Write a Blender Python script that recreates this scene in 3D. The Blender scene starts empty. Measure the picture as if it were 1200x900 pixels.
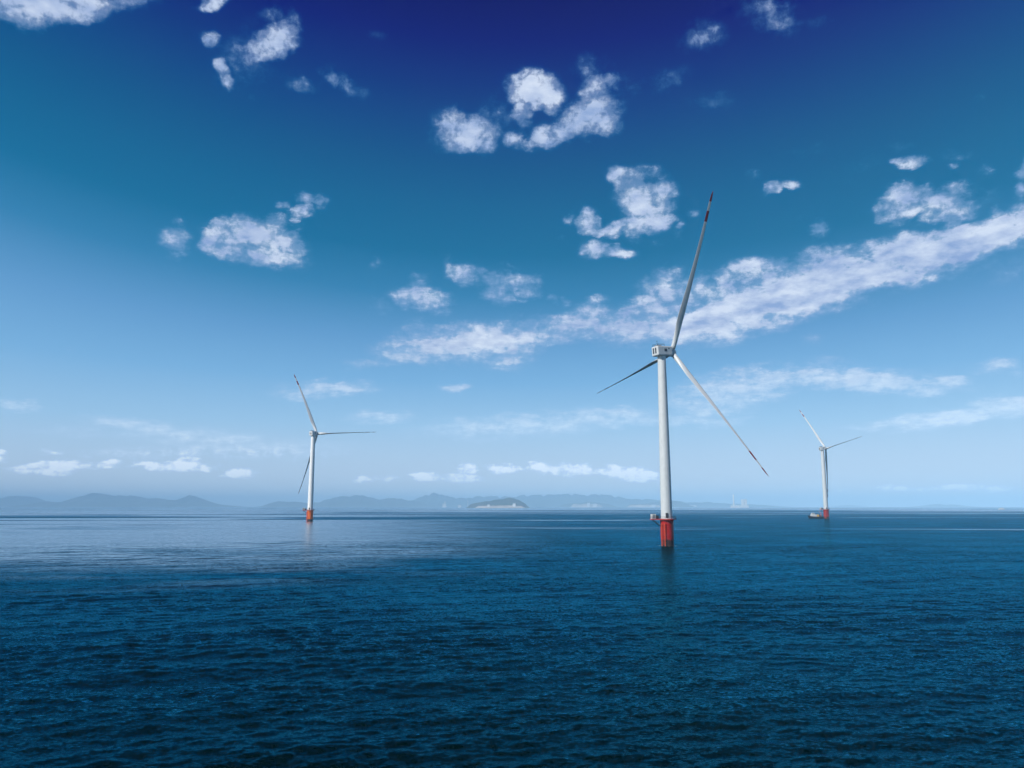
import bpy, bmesh, math, random
import numpy as np
from mathutils import Vector, Matrix

# ------------------------------------------------------------------ camera, sky, sun, exposure
SC = bpy.context.scene
COL = SC.collection
R = math.radians
F, CAM_H = 900.0, 18.0                     # focal length in photo pixels (1200 px wide), eye height above the water
PITCH = math.atan(143.5 / F)
cam_data = bpy.data.cameras.new('camera')
cam_data.sensor_width = 36.0
cam_data.lens = 36.0 * F / 1200.0
cam_data.clip_start, cam_data.clip_end = 0.5, 120000.0
cam = bpy.data.objects.new('camera', cam_data)
COL.objects.link(cam)
cam.location = (0, 0, CAM_H)
cam.rotation_euler = (R(90) + PITCH, 0, 0)
SC.camera = cam

SC.view_settings.view_transform = 'Standard'
SC.view_settings.look = 'None'
SC.view_settings.exposure = 0.0
SC.view_settings.gamma = 1.0
SC.view_settings.use_curve_mapping = False
SC.cycles.use_denoising = True
SC.cycles.max_bounces = 6
SC.cycles.volume_bounces = 3

SUN_EL, SUN_AZ = 38.0, -128.0              # azimuth clockwise from +Y: behind the camera's left shoulder
sun_dir = Vector((math.sin(R(SUN_AZ)) * math.cos(R(SUN_EL)), math.cos(R(SUN_AZ)) * math.cos(R(SUN_EL)), math.sin(R(SUN_EL))))
sd = bpy.data.lights.new('sun', 'SUN')
sd.energy, sd.angle, sd.color = 5.0, R(0.53), (1.0, 0.975, 0.94)
sun = bpy.data.objects.new('sun', sd)
COL.objects.link(sun)
sun.rotation_euler = sun_dir.to_track_quat('Z', 'Y').to_euler()


def lin(c):
    return tuple((v / 255 / 12.92) if v / 255 <= 0.04045 else ((v / 255 + 0.055) / 1.055) ** 2.4 for v in c)


class NT:
    """small helper to write node trees"""
    def __init__(self, tree):
        self.t = tree
        tree.nodes.clear()

    def n(self, typ, **kw):
        nd = self.t.nodes.new(typ)
        for k, v in kw.items():
            setattr(nd, k, v)
        return nd

    def put(self, sock, v):
        if isinstance(v, bpy.types.NodeSocket):
            self.t.links.new(v, sock)
        elif v is not None:
            sock.default_value = v

    def m(self, op, a, b=None, c=None, clamp=False):
        nd = self.n('ShaderNodeMath', operation=op, use_clamp=clamp)
        for i, v in enumerate((a, b, c)):
            self.put(nd.inputs[i], v)
        return nd.outputs[0]

    def v(self, op, a, b=None, out=0):
        nd = self.n('ShaderNodeVectorMath', operation=op)
        self.put(nd.inputs[0], a)
        if op == 'SCALE':
            self.put(nd.inputs[3], b)
        elif b is not None:
            self.put(nd.inputs[1], b)
        return nd.outputs[out]

    def mr(self, x, a, b, c=0.0, d=1.0, smooth=True):
        nd = self.n('ShaderNodeMapRange', interpolation_type='SMOOTHSTEP' if smooth else 'LINEAR')
        for i, v in enumerate((x, a, b, c, d)):
            self.put(nd.inputs[i], v)
        return nd.outputs[0]

    def mix(self, f, a, b, blend='MIX'):
        nd = self.n('ShaderNodeMix', data_type='RGBA', blend_type=blend)
        self.put(nd.inputs[0], f)
        self.put(nd.inputs[6], a if isinstance(a, bpy.types.NodeSocket) else (*a, 1)[:4])
        self.put(nd.inputs[7], b if isinstance(b, bpy.types.NodeSocket) else (*b, 1)[:4])
        return nd.outputs[2]

    def xyz(self, x, y, z):
        nd = self.n('ShaderNodeCombineXYZ')
        for i, v in enumerate((x, y, z)):
            self.put(nd.inputs[i], v)
        return nd.outputs[0]

    def sep(self, v):
        nd = self.n('ShaderNodeSeparateXYZ')
        self.put(nd.inputs[0], v)
        return nd.outputs

    def noise(self, vec, scale, detail=4, rough=0.5, dist=0.0, out=0, lac=2.0):
        nd = self.n('ShaderNodeTexNoise')
        self.put(nd.inputs['Vector'], vec)
        nd.inputs['Scale'].default_value = scale
        nd.inputs['Detail'].default_value = detail
        nd.inputs['Roughness'].default_value = rough
        nd.inputs['Lacunarity'].default_value = lac
        nd.inputs['Distortion'].default_value = dist
        return nd.outputs[out]

    def ramp(self, x, stops, interp='LINEAR'):
        nd = self.n('ShaderNodeValToRGB')
        self.put(nd.inputs[0], x)
        cr = nd.color_ramp
        cr.interpolation = interp
        cr.elements[0].position, cr.elements[1].position = stops[0][0], stops[-1][0]
        cr.elements[0].color, cr.elements[1].color = (*stops[0][1], 1), (*stops[-1][1], 1)
        for p, c in stops[1:-1]:
            cr.elements.new(p).color = (*c, 1)
        return nd.outputs[0]


def px_dir(px, py):
    """world direction of a photo pixel"""
    c, s = math.cos(PITCH), math.sin(PITCH)
    v = (450 - py) / F
    return Vector(((px - 600) / F, c - v * s, s + v * c)).normalized()


def px_ground(px, py):
    d = px_dir(px, py)
    t = -CAM_H / d.z
    return Vector((d.x * t, d.y * t, 0))


def azel(px, py):
    d = px_dir(px, py)
    return math.degrees(math.atan2(d.x, d.y)), math.degrees(math.asin(d.z))


# clouds of the day: (px, py, radius, radius, tilt, density); where they stand in the sky
CLOUDS = [
    # high fragments
    (60, 8, 85, 20, 4, 1.0), (28, 20, 34, 14, -8, .9), (130, 0, 42, 9, 6, .8), (45, -12, 110, 26, 0, 1),
    (250, 3, 19, 8, 15, .85), (248, 48, 13, 8, -15, .75), (325, 52, 27, 19, 30, .95), (343, 32, 10, 20, -10, .5),
    (262, 82, 9, 11, 0, .8), (268, 96, 8, 7, 0, .75), (276, 70, 9, 10, 0, .45), (296, 72, 44, 30, 30, .36),
    (298, 112, 8, 8, 0, .45), (318, 22, 14, 9, 0, .42), (402, 93, 26, 10, -28, .55), (393, 87, 9, 8, 0, .65), (357, 97, 17, 8, 0, .45),
    (443, 40, 14, 7, 0, .3),
    (548, 157, 34, 20, 5, 1.0), (530, 141, 13, 15, 0, .85), (568, 163, 15, 17, 0, .8), (515, 148, 12, 20, 0, .4), (566, 130, 10, 10, 0, .4),
    (590, 140, 26, 30, 0, .36),
    (621, 103, 21, 17, 10, 1.1), (641, 104, 20, 17, -20, 1.1), (612, 124, 12, 24, -10, .95), (646, 119, 14, 13, 0, .9), (608, 107, 13, 14, 0, .95), (630, 116, 18, 12, 0, 1.0),
    (692, 133, 34, 19, 22, 1.05), (700, 108, 18, 18, 0, .85), (705, 140, 22, 18, 0, 1.0), (693, 84, 18, 15, 0, .42), (732, 96, 28, 14, 0, .45),
    (717, 97, 13, 11, 0, .75), (660, 152, 26, 13, 30, .85), (599, 166, 11, 10, 0, .85), (636, 160, 15, 14, 0, .9), (670, 150, 20, 12, 0, .9),
    (625, 168, 30, 8, 5, .6), (690, 158, 30, 8, 10, .5), (783, 97, 26, 13, 0, .42), (822, 40, 22, 15, 0, .4), (833, 33, 10, 8, 0, .4),
    (905, 15, 30, 24, -20, .5), (900, 8, 12, 12, 0, .6), (920, 28, 18, 16, 0, .5), (960, 25, 17, 9, 20, .33), (835, 118, 26, 9, 5, .36),
    (803, 92, 10, 12, 0, .3),
    (752, 232, 24, 34, 12, 1.0), (727, 202, 13, 14, 0, .95), (738, 222, 16, 22, 0, .8), (770, 228, 22, 24, 0, .9), (755, 262, 32, 14, 8, 1.0),
    (768, 205, 16, 12, 0, .55), (776, 256, 16, 7, 15, .7),
    (719, 269, 15, 10, 0, .9), (688, 263, 13, 14, 20, .9), (697, 270, 13, 7, 0, .7), (664, 260, 9, 7, 35, .65), (708, 272, 7, 7, 0, .7),
    (698, 293, 16, 10, 0, .95), (726, 294, 17, 7, 5, .9), (656, 280, 7, 5, 0, .5),
    (298, 276, 42, 20, 0, 1.05), (268, 288, 24, 17, 0, 1.0), (330, 284, 24, 15, 0, 1.0), (315, 300, 36, 12, -4, .9), (250, 282, 13, 15, 0, .95),
    (322, 262, 15, 10, 0, .8), (254, 263, 7, 5, 0, .6),
    (206, 283, 16, 20, 0, .8), (210, 290, 8, 12, 0, .5), (358, 234, 12, 9, 0, .8), (352, 249, 14, 9, 20, .75), (375, 236, 10, 13, -20, .7), (333, 242, 8, 6, 0, .6),
    # middle fragments
    (492, 352, 28, 12, -8, .85), (490, 338, 12, 12, 0, .55), (518, 354, 12, 6, 0, .6), (542, 324, 18, 11, 0, .8), (562, 325, 12, 12, 0, .45), (527, 316, 10, 9, 0, .4),
    (598, 332, 30, 12, 5, .85), (582, 344, 18, 11, 0, .8), (612, 340, 24, 8, 0, .6), (625, 331, 10, 7, 0, .6), (647, 351, 10, 6, 0, .5), (662, 352, 7, 5, 0, .45),
    (697, 354, 13, 8, 25, .55), (598, 310, 12, 6, 0, .35), (445, 361, 14, 6, 0, .3), (442, 311, 8, 6, 0, .33), (623, 372, 26, 7, 0, .4),
    # the long band
    (485, 412, 42, 13, 0, .8), (490, 391, 16, 12, 0, .65), (528, 402, 56, 20, 4, 1.0), (575, 400, 52, 21, 0, 1.0), (622, 393, 52, 15, 8, .9),
    (665, 384, 46, 16, 8, .9), (690, 376, 24, 16, 0, .9), (712, 386, 50, 13, 2, .85), (742, 384, 46, 20, 0, .95), (775, 336, 26, 18, 0, .95), (765, 366, 34, 18, 0, .95),
    (739, 363, 14, 12, 0, .8), (785, 380, 55, 24, 0, 1.0), (830, 376, 62, 24, 8, 1.1), (872, 360, 56, 28, 12, 1.15), (922, 346, 62, 30, 12, 1.15),
    (880, 318, 24, 14, 0, .95), (855, 328, 14, 14, 0, .75), (905, 323, 24, 16, 0, .95), (968, 330, 62, 28, 12, 1.15), (960, 305, 26, 14, 0, .9), (1020, 317, 62, 26, 14, 1.15),
    (1066, 288, 22, 16, 0, 1.0), (1072, 305, 60, 24, 15, 1.1), (1122, 291, 54, 21, 18, 1.1), (1172, 273, 52, 20, 18, 1.1), (1215, 262, 40, 22, 18, 1.1),
    (1196, 228, 12, 14, 0, .8), (822, 334, 20, 12, 0, .8), (808, 350, 24, 14, 0, .8), (440, 424, 36, 6, 8, .45), (424, 430, 24, 4, 0, .35), (800, 402, 60, 7, 0, .4),
    (590, 430, 30, 5, 0, .3), (1105, 322, 90, 10, 14, .35), (1190, 318, 30, 10, 15, .33),
    # right fragments
    (1056, 236, 26, 18, 25, 1.0), (1042, 248, 20, 9, 0, .8), (1075, 223, 18, 9, 0, .7), (1105, 240, 36, 15, -8, .95), (1122, 228, 24, 14, 0, .7), (1085, 248, 14, 12, 0, .85),
    (1112, 260, 12, 10, 0, .7), (1138, 240, 12, 10, 0, .6), (1066, 188, 20, 7, 8, .75), (1165, 251, 9, 7, 0, .7), (1152, 236, 26, 9, 20, .5),
    (1200, 195, 12, 20, 0, .75), (1132, 174, 26, 6, 8, .35), (1158, 198, 9, 6, 35, .5), (1116, 190, 9, 5, 10, .5), (1150, 116, 10, 5, 0, .32), (1058, 170, 14, 6, 0, .3),
    (905, 221, 12, 8, 20, .75), (925, 217, 14, 7, 0, .7), (882, 203, 10, 7, 0, .5), (962, 265, 13, 11, 0, .7), (935, 258, 12, 6, 20, .45), (812, 249, 8, 6, 0, .5),
    (800, 268, 6, 7, 0, .5), (945, 180, 30, 8, 10, .28), (1000, 200, 28, 8, 20, .26),
    # thin sheets lower down
    (385, 456, 60, 9, 3, .5), (350, 460, 26, 7, 0, .45), (445, 488, 40, 8, 0, .42), (533, 453, 16, 6, 0, .4), (600, 500, 110, 14, 3, .42), (640, 490, 90, 10, 3, .4),
    (715, 488, 80, 11, 0, .45), (860, 457, 80, 18, 8, .6), (905, 444, 90, 14, 2, .65), (985, 442, 90, 12, 0, .65), (1040, 452, 80, 9, -2, .65),
    (1120, 447, 22, 9, 0, .6), (830, 476, 56, 12, 4, .5), (820, 492, 60, 8, 0, .4), (1120, 488, 90, 10, 8, .6), (1185, 476, 60, 13, 6, .65), (1050, 499, 60, 6, 4, .4),
    (1170, 431, 30, 8, 0, .4), (985, 424, 40, 7, 0, .3), (952, 400, 12, 6, 0, .3),
    (175, 502, 70, 8, -8, .4), (230, 512, 90, 10, -3, .38), (300, 525, 110, 12, 0, .33), (190, 530, 90, 7, 0, .3), (15, 475, 36, 6, -4, .5), (90, 505, 60, 8, 0, .25), (60, 530, 12, 4, 0, .35), (78, 414, 10, 5, 0, .3),
    # small cumulus standing over the horizon
    (66, 548, 32, 7, 3, .85), (40, 551, 24, 4, 0, .6), (120, 545, 20, 5, 0, .5), (126, 543, 14, 4, 0, .5), (205, 547, 44, 5, 0, .6), (216, 545, 16, 7, 0, .95),
    (172, 544, 14, 4, 0, .7), (238, 548, 8, 4, 0, .5), (284, 554, 18, 5, 5, .75), (2, 535, 8, 6, 0, .7), (500, 558, 15, 6, 0, .9), (548, 549, 12, 5, 0, .7), (540, 560, 20, 5, 0, .65),
    (590, 550, 18, 5, 0, .8), (632, 547, 14, 6, 0, .85), (660, 551, 34, 7, 0, .7), (682, 549, 10, 6, 0, .8), (742, 556, 30, 7, -6, .85), (716, 551, 16, 5, 0, .7),
    (758, 558, 12, 6, 0, .9), (425, 562, 8, 4, 0, .6), (450, 561, 14, 4, 0, .5), (1048, 572, 18, 4, 0, .65), (1085, 573, 30, 3, 0, .4), (1122, 571, 34, 4, 0, .6), (1168, 573, 20, 4, 0, .5), (988, 575, 10, 3, 0, .4),
]


CLOUD_SPREAD, GATE, A_LO, A_HI = 1.62, 3.0, 0.20, 1.50


def build_world():
    w = bpy.data.worlds.new('World')
    SC.world = w
    w.use_nodes = True
    g = NT(w.node_tree)
    out = g.n('ShaderNodeOutputWorld')
    sky = g.n('ShaderNodeTexSky', sky_type='NISHITA')
    sky.sun_disc = False
    sky.sun_elevation, sky.sun_rotation = R(SUN_EL), R(SUN_AZ)
    d = g.v('NORMALIZE', g.n('ShaderNodeTexCoord').outputs['Generated'])
    X, Y, Z = g.sep(d)
    Zc = g.m('MAXIMUM', Z, 0.0)
    az = g.m('MULTIPLY', g.m('ARCTAN2', X, Y), 180 / math.pi)
    el = g.m('MULTIPLY', g.m('ARCSINE', Zc), 180 / math.pi)
    # the deep polarised blue lies about 90 degrees from the sun; it pales to both sides
    da = g.m('SUBTRACT', az, 6.0)
    side = g.m('MINIMUM', g.m('MULTIPLY', g.m('MULTIPLY', da, da), 0.0020), 6.0)
    low = g.mr(el, 3.0, 22.0)
    t = g.m('SUBTRACT', el, g.m('MULTIPLY', side, low))
    stops_px = [(0, (220, 233, 248)), (1.2, (214, 231, 248)), (2.7, (198, 222, 246)), (5.9, (160, 205, 241)), (9.1, (122, 180, 227)), (12.2, (95, 156, 208)),
                (15.4, (46, 128, 178)), (18.5, (2, 108, 156)), (21.6, (0, 98, 148)), (24.6, (0, 85, 140)), (27.5, (0, 68, 134)), (30.3, (0, 46, 126)), (33, (0, 18, 117)), (35.6, (0, 2, 102)), (44, (0, 0, 84))]
    grad = g.ramp(g.m('DIVIDE', t, 45.0), [(e / 45.0, lin(c)) for e, c in stops_px])
    grad10 = g.v('SCALE', grad, 10.0)
    # clear sky: the physical sky, graded to the deep blue of the day
    nfac = g.mr(el, 0.0, 16.0, 0.06, 0.0)
    clear = g.mix(nfac, grad10, sky.outputs[0])

    # cloud field
    p = g.xyz(az, el, 0.0)
    inv = g.m('DIVIDE', 1.0, g.m('ADD', Zc, 0.22))
    q = g.xyz(g.m('MULTIPLY', X, inv), g.m('MULTIPLY', Y, inv), g.m('MULTIPLY', el, 0.02))
    warp = g.noise(q, 9.0, 5, 0.6, out=1)
    wx, wy, _ = g.sep(warp)
    pw = g.v('ADD', p, g.xyz(g.m('MULTIPLY', g.m('SUBTRACT', wx, 0.5), 2.2), g.m('MULTIPLY', g.m('MULTIPLY', g.m('SUBTRACT', wy, 0.5), 2.6), g.mr(el, 0, 16, 0.25, 1)), 0.0))
    forms = []                               # each cloud: v = s * (1 - quadratic form), and its box in azimuth / elevation
    for (cx, cy, rx, ry, rot, s) in CLOUDS:
        s = s if s > 1 else s ** (0.65 if cy > 300 else 0.8)
        a0, e0 = azel(cx, cy)
        cr, sr = math.cos(R(rot)), math.sin(R(rot))
        a1, e1 = azel(cx + rx * cr, cy - rx * sr)
        a2, e2 = azel(cx - ry * sr, cy - ry * cr)
        L1 = math.hypot(a1 - a0, e1 - e0) * CLOUD_SPREAD
        L2 = math.hypot(a2 - a0, e2 - e0) * CLOUD_SPREAD
        an = math.atan2(e1 - e0, a1 - a0)
        c, sn = math.cos(an), math.sin(an)
        ux, uy, vx, vy = c / L1, sn / L1, -sn / L2, c / L2
        qa, qb, qc = ux * ux + vx * vx, 2 * (ux * uy + vx * vy), uy * uy + vy * vy
        ka, ke = -(2 * qa * a0 + qb * e0), -(2 * qc * e0 + qb * a0)
        k0 = qa * a0 * a0 + qb * a0 * e0 + qc * e0 * e0
        hx, hy = math.hypot(L1 * c, L2 * sn), math.hypot(L1 * sn, L2 * c)
        forms.append(((-s * qa, -s * qb, -s * qc), (-s * ka, -s * ke, s * (1 - k0)), (a0 - hx - 1.2, a0 + hx + 1.2, e0 - hy - 1.4, e0 + hy + 1.4)))
    pa, pe, _ = g.sep(pw)
    p2 = g.xyz(g.m('MULTIPLY', pa, pa), g.m('MULTIPLY', pa, pe), g.m('MULTIPLY', pe, pe))
    p1 = g.xyz(pa, pe, 1.0)
    n1 = g.noise(q, 13.0, 10, 0.64)
    m1 = g.noise(q, 11.0, 4, 0.55)
    m2 = g.noise(g.v('ADD', q, (-0.02, 0.0, 0.03)), 11.0, 4, 0.55)
    big = g.noise(q, 8.0, 2, 0.5)
    ns = g.m('ADD', g.m('MULTIPLY', g.m('SUBTRACT', n1, 0.52), g.mr(el, 4.0, 14.0, 1.5, 2.5)), g.m('MULTIPLY', g.m('SUBTRACT', big, 0.5), g.mr(el, 4.0, 14.0, 0.7, 1.3)))
    n3 = g.noise(p, 1.5, 6, 0.6, 0.3)
    ns = g.m('ADD', ns, g.m('MULTIPLY', g.m('SUBTRACT', n3, 0.5), g.m('MAXIMUM', g.mr(el, 3.3, 4.6, 3.2, 0.9), g.mr(el, 9.0, 16.0, 0.9, 2.0))))
    relief = g.m('MULTIPLY_ADD', g.m('SUBTRACT', m1, m2), 2.6, 0.52, clamp=True)
    hi_dark = g.mix(relief, lin((140, 168, 216)), lin((218, 230, 250)))
    hi_w = g.mr(el, 4.0, 15.0)
    thin_w = g.mr(el, 13.0, 22.0)
    maxa = g.mr(el, 3.2, 4.4, 1.0, 0.52)
    maxa = g.m('MAXIMUM', maxa, g.mr(el, 6.5, 12.0, 0.52, 0.97))
    clear_out = g.n('ShaderNodeBackground')
    clear_out.inputs['Strength'].default_value = 0.1
    g.put(clear_out.inputs['Color'], clear)

    # one node group turns cloud cover into sky colour; it is shared by all regions of the sky
    gt = bpy.data.node_groups.new('cloud_colour', 'ShaderNodeTree')
    ins = {'cover': 'NodeSocketFloat', 'ns': 'NodeSocketFloat', 'hi_dark': 'NodeSocketColor', 'hi_w': 'NodeSocketFloat', 'thin_w': 'NodeSocketFloat', 'maxa': 'NodeSocketFloat', 'clear': 'NodeSocketColor'}
    for nm, ty in ins.items():
        gt.interface.new_socket(nm, in_out='INPUT', socket_type=ty)
    gt.interface.new_socket('sky', in_out='OUTPUT', socket_type='NodeSocketColor')
    h = NT(gt)
    gi, go = h.n('NodeGroupInput'), h.n('NodeGroupOutput')
    I = {nm: gi.outputs[nm] for nm in ins}
    acc = h.m('SUBTRACT', 1.0, h.m('SQRT', h.m('SUBTRACT', 1.0, h.m('MINIMUM', h.m('MAXIMUM', I['cover'], 0.0), 1.0))))
    gate = h.m('MULTIPLY', acc, GATE, clamp=True)
    dens = h.m('MULTIPLY_ADD', h.m('ADD', I['ns'], h.m('MULTIPLY_ADD', I['hi_w'], -0.45, 0.45)), gate, h.m('MULTIPLY', acc, 1.8))
    core = h.mr(dens, A_LO, A_HI)
    veil = h.mr(h.m('MULTIPLY_ADD', I['ns'], 0.35, acc), 0.02, 0.5, 0.0, 0.5)
    alpha = h.m('MAXIMUM', core, h.m('MULTIPLY', veil, gate))
    thick = h.mr(dens, 0.4, 1.4)
    body_hi = h.mix(thick, lin((128, 168, 216)), I['hi_dark'])
    body_lo = h.mix(thick, lin((182, 206, 236)), lin((226, 237, 250)))
    body_lo = h.v('SCALE', body_lo, h.m('MULTIPLY_ADD', I['hi_w'], -0.3, 1.3))
    body = h.mix(I['hi_w'], body_lo, body_hi)
    # thin shreds high up take the blue of the sky behind them
    shred = h.mix(h.mr(alpha, 0.02, 0.5), lin((20, 125, 176)), body)
    body = h.mix(I['thin_w'], body, shred)
    h.put(go.inputs['sky'], h.mix(h.m('MULTIPLY', alpha, I['maxa']), I['clear'], h.v('SCALE', body, 10.0)))

    def shade(acc):
        gn = g.n('ShaderNodeGroup')
        gn.node_tree = gt
        for nm, v_ in (('cover', acc), ('ns', ns), ('hi_dark', hi_dark), ('hi_w', hi_w), ('thin_w', thin_w), ('maxa', maxa), ('clear', clear)):
            g.put(gn.inputs[nm], v_)
        b = g.n('ShaderNodeBackground')
        b.inputs['Strength'].default_value = 0.1
        g.put(b.inputs['Color'], gn.outputs['sky'])
        return b.outputs[0]

    def chain(fs):
        ct = bpy.data.node_groups.new('cloud_cover', 'ShaderNodeTree')
        for nm in ('p2', 'p1'):
            ct.interface.new_socket(nm, in_out='INPUT', socket_type='NodeSocketVector')
        ct.interface.new_socket('cover', in_out='OUTPUT', socket_type='NodeSocketFloat')
        c = NT(ct)
        gi, go = c.n('NodeGroupInput'), c.n('NodeGroupOutput')
        acc = None
        for A, B, _ in fs:
            val = c.m('ADD', c.v('DOT_PRODUCT', gi.outputs[0], A, out=1), c.v('DOT_PRODUCT', gi.outputs[1], B, out=1))
            acc = val if acc is None else c.m('MAXIMUM', acc, val)
        c.put(go.inputs[0], acc)
        gn = g.n('ShaderNodeGroup')
        gn.node_tree = ct
        g.put(gn.inputs[0], p2)
        g.put(gn.inputs[1], p1)
        return gn.outputs[0]

    def region(fs, box, depth=0):
        fs = [f for f in fs if f[2][0] < box[1] and f[2][1] > box[0] and f[2][2] < box[3] and f[2][3] > box[2]]
        if not fs:
            return clear_out.outputs[0]
        if len(fs) <= 12 or depth > 9:
            return shade(chain(fs))
        best = None
        for axis in (0, 1):
            lo, hi = box[2 * axis], box[2 * axis + 1]
            for cut in np.linspace(lo, hi, 15)[1:-1]:
                nl = sum(f[2][2 * axis] < cut for f in fs)
                nr = sum(f[2][2 * axis + 1] > cut for f in fs)
                sc = max(nl, nr) + 0.3 * (nl + nr)
                if best is None or sc < best[0]:
                    best = (sc, axis, float(cut), nl, nr)
        _, axis, cut, nl, nr = best
        if max(nl, nr) >= len(fs):
            return shade(chain(fs))
        b1, b2 = list(box), list(box)
        b1[2 * axis + 1] = cut
        b2[2 * axis] = cut
        ms = g.n('ShaderNodeMixShader')
        g.put(ms.inputs[0], g.m('GREATER_THAN', (az, el)[axis], cut))
        g.put(ms.inputs[1], region(fs, b1, depth + 1))
        g.put(ms.inputs[2], region(fs, b2, depth + 1))
        return ms.outputs[0]

    view = region(forms, (-46.0, 46.0, -1.0, 50.0))
    # other scattered clouds all round, away from this view
    away = g.mr(g.m('ABSOLUTE', az), 44.0, 60.0)
    gen = g.m('MULTIPLY', g.m('MULTIPLY', g.m('SUBTRACT', g.noise(q, 2.6, 3, 0.5), 0.55), 3.2), away)
    ms = g.n('ShaderNodeMixShader')
    g.put(ms.inputs[0], g.m('GREATER_THAN', g.m('ABSOLUTE', az), 46.0))
    g.put(ms.inputs[1], view)
    g.put(ms.inputs[2], shade(gen))
    g.put(out.inputs[0], ms.outputs[0])
    w.cycles.sampling_method = 'MANUAL'
    w.cycles.sample_map_resolution = 512


build_world()


# ------------------------------------------------------------------ helpers
def tag(o, label=None, cat=None, group=None, kind=None):
    for k, v in (('label', label), ('category', cat), ('group', group), ('kind', kind)):
        if v:
            o[k] = v
    return o


def empty(name, loc):
    o = bpy.data.objects.new(name, None)
    o.location = loc
    o.empty_display_size = 2
    COL.objects.link(o)
    return o


def link(name, bm, mat, parent=None, smooth=False, loc=(0, 0, 0)):
    me = bpy.data.meshes.new(name)
    bmesh.ops.recalc_face_normals(bm, faces=bm.faces)
    bm.to_mesh(me)
    bm.free()
    me.materials.append(mat)
    if smooth:
        for f in me.polygons:
            f.use_smooth = True
    o = bpy.data.objects.new(name, me)
    o.location = loc
    o.parent = parent
    COL.objects.link(o)
    return o


def bx(bm, c, size, mat=None, bevel=0.0):
    r = bmesh.ops.create_cube(bm, size=1.0)
    M = Matrix.Translation(c) @ (mat or Matrix()) @ Matrix.Diagonal((*size, 1))
    bmesh.ops.transform(bm, matrix=M, verts=r['verts'])
    if bevel:
        es = list({e for v in r['verts'] for e in v.link_edges})
        bmesh.ops.bevel(bm, geom=es, offset=bevel, segments=3, affect='EDGES', profile=0.5)


def tube(bm, a, b, r0, r1=None, seg=10, cap=True):
    a, b = Vector(a), Vector(b)
    d = b - a
    M = Matrix.Translation((a + b) / 2) @ d.to_track_quat('Z', 'Y').to_matrix().to_4x4()
    bmesh.ops.create_cone(bm, cap_ends=cap, segments=seg, radius1=r0, radius2=r0 if r1 is None else r1, depth=d.length, matrix=M)


def lathe(bm, prof, seg=48, M=Matrix(), sharp=False):
    rings = []
    if sharp:                                # every step of the profile keeps its own crisp edge
        for p0, p1 in zip(prof[:-1], prof[1:]):
            ra, rb = [[bm.verts.new(M @ Vector((r * math.cos(2 * math.pi * k / seg), r * math.sin(2 * math.pi * k / seg), z))) for k in range(seg)] for r, z in (p0, p1)]
            for k in range(seg):
                bm.faces.new((ra[k], ra[(k + 1) % seg], rb[(k + 1) % seg], rb[k]))
        return
    for (r, z) in prof:
        rings.append([bm.verts.new(M @ Vector((r * math.cos(2 * math.pi * k / seg), r * math.sin(2 * math.pi * k / seg), z))) for k in range(seg)])
    for i in range(len(rings) - 1):
        for k in range(seg):
            bm.faces.new((rings[i][k], rings[i][(k + 1) % seg], rings[i + 1][(k + 1) % seg], rings[i + 1][k]))
    bm.faces.new(rings[0][::-1])
    bm.faces.new(rings[-1])


def material(name):
    m = bpy.data.materials.new(name)
    m.use_nodes = True
    g = NT(m.node_tree)
    out = g.n('ShaderNodeOutputMaterial')
    b = g.n('ShaderNodeBsdfPrincipled')
    g.t.links.new(b.outputs[0], out.inputs[0])
    return m, g, b, out


def paint(name, col, rough=0.4, grime=0.12, scale=0.8, metallic=0.0):
    """painted steel with rain streaks and worn patches"""
    m, g, b, _ = material(name)
    co = g.n('ShaderNodeTexCoord').outputs['Object']
    streak = g.noise(g.v('MULTIPLY', co, (1.6, 1.6, 0.12)), scale * 2, 5, 0.6)
    blot = g.noise(co, scale * 0.5, 4, 0.6)
    f = g.m('MULTIPLY', g.mr(g.m('ADD', g.m('MULTIPLY', streak, 0.6), g.m('MULTIPLY', blot, 0.4)), 0.45, 0.75), grime * 3)
    dirt = tuple(c * 0.55 for c in col)
    g.put(b.inputs['Base Color'], g.mix(f, col, dirt))
    b.inputs['Roughness'].default_value = rough
    b.inputs['Metallic'].default_value = metallic
    return m


M_WHITE = paint('white_paint', (0.55, 0.57, 0.565), 0.38, 0.16)
M_WHITE_BRIGHT = paint('brightened_white_paint', (0.76, 0.77, 0.75), 0.38, 0.08)  # the white paint lightened to offset the haze; brightness put into the colour
M_CAB = paint('cabinet_paint', (0.55, 0.55, 0.53), 0.4, 0.08)
M_DARK = paint('dark_steel', (0.03, 0.034, 0.04), 0.5, 0.1)
M_GREY = paint('galvanised_steel', (0.30, 0.32, 0.33), 0.45, 0.15, metallic=0.4)
M_LANDING = paint('landing_paint', (0.60, 0.07, 0.02), 0.45, 0.2)
M_YEL = paint('yellow_paint', (0.72, 0.42, 0.04), 0.45, 0.2)
M_PINK = paint('faded_red_paint', (0.60, 0.16, 0.14), 0.5, 0.2)
M_RUST = paint('rusty_steel', (0.16, 0.07, 0.03), 0.7, 0.3)
M_HULL = paint('hull_paint', (0.012, 0.014, 0.022), 0.35, 0.1)
M_GLASS = paint('window_glass', (0.02, 0.03, 0.04), 0.08, 0.0)


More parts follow.
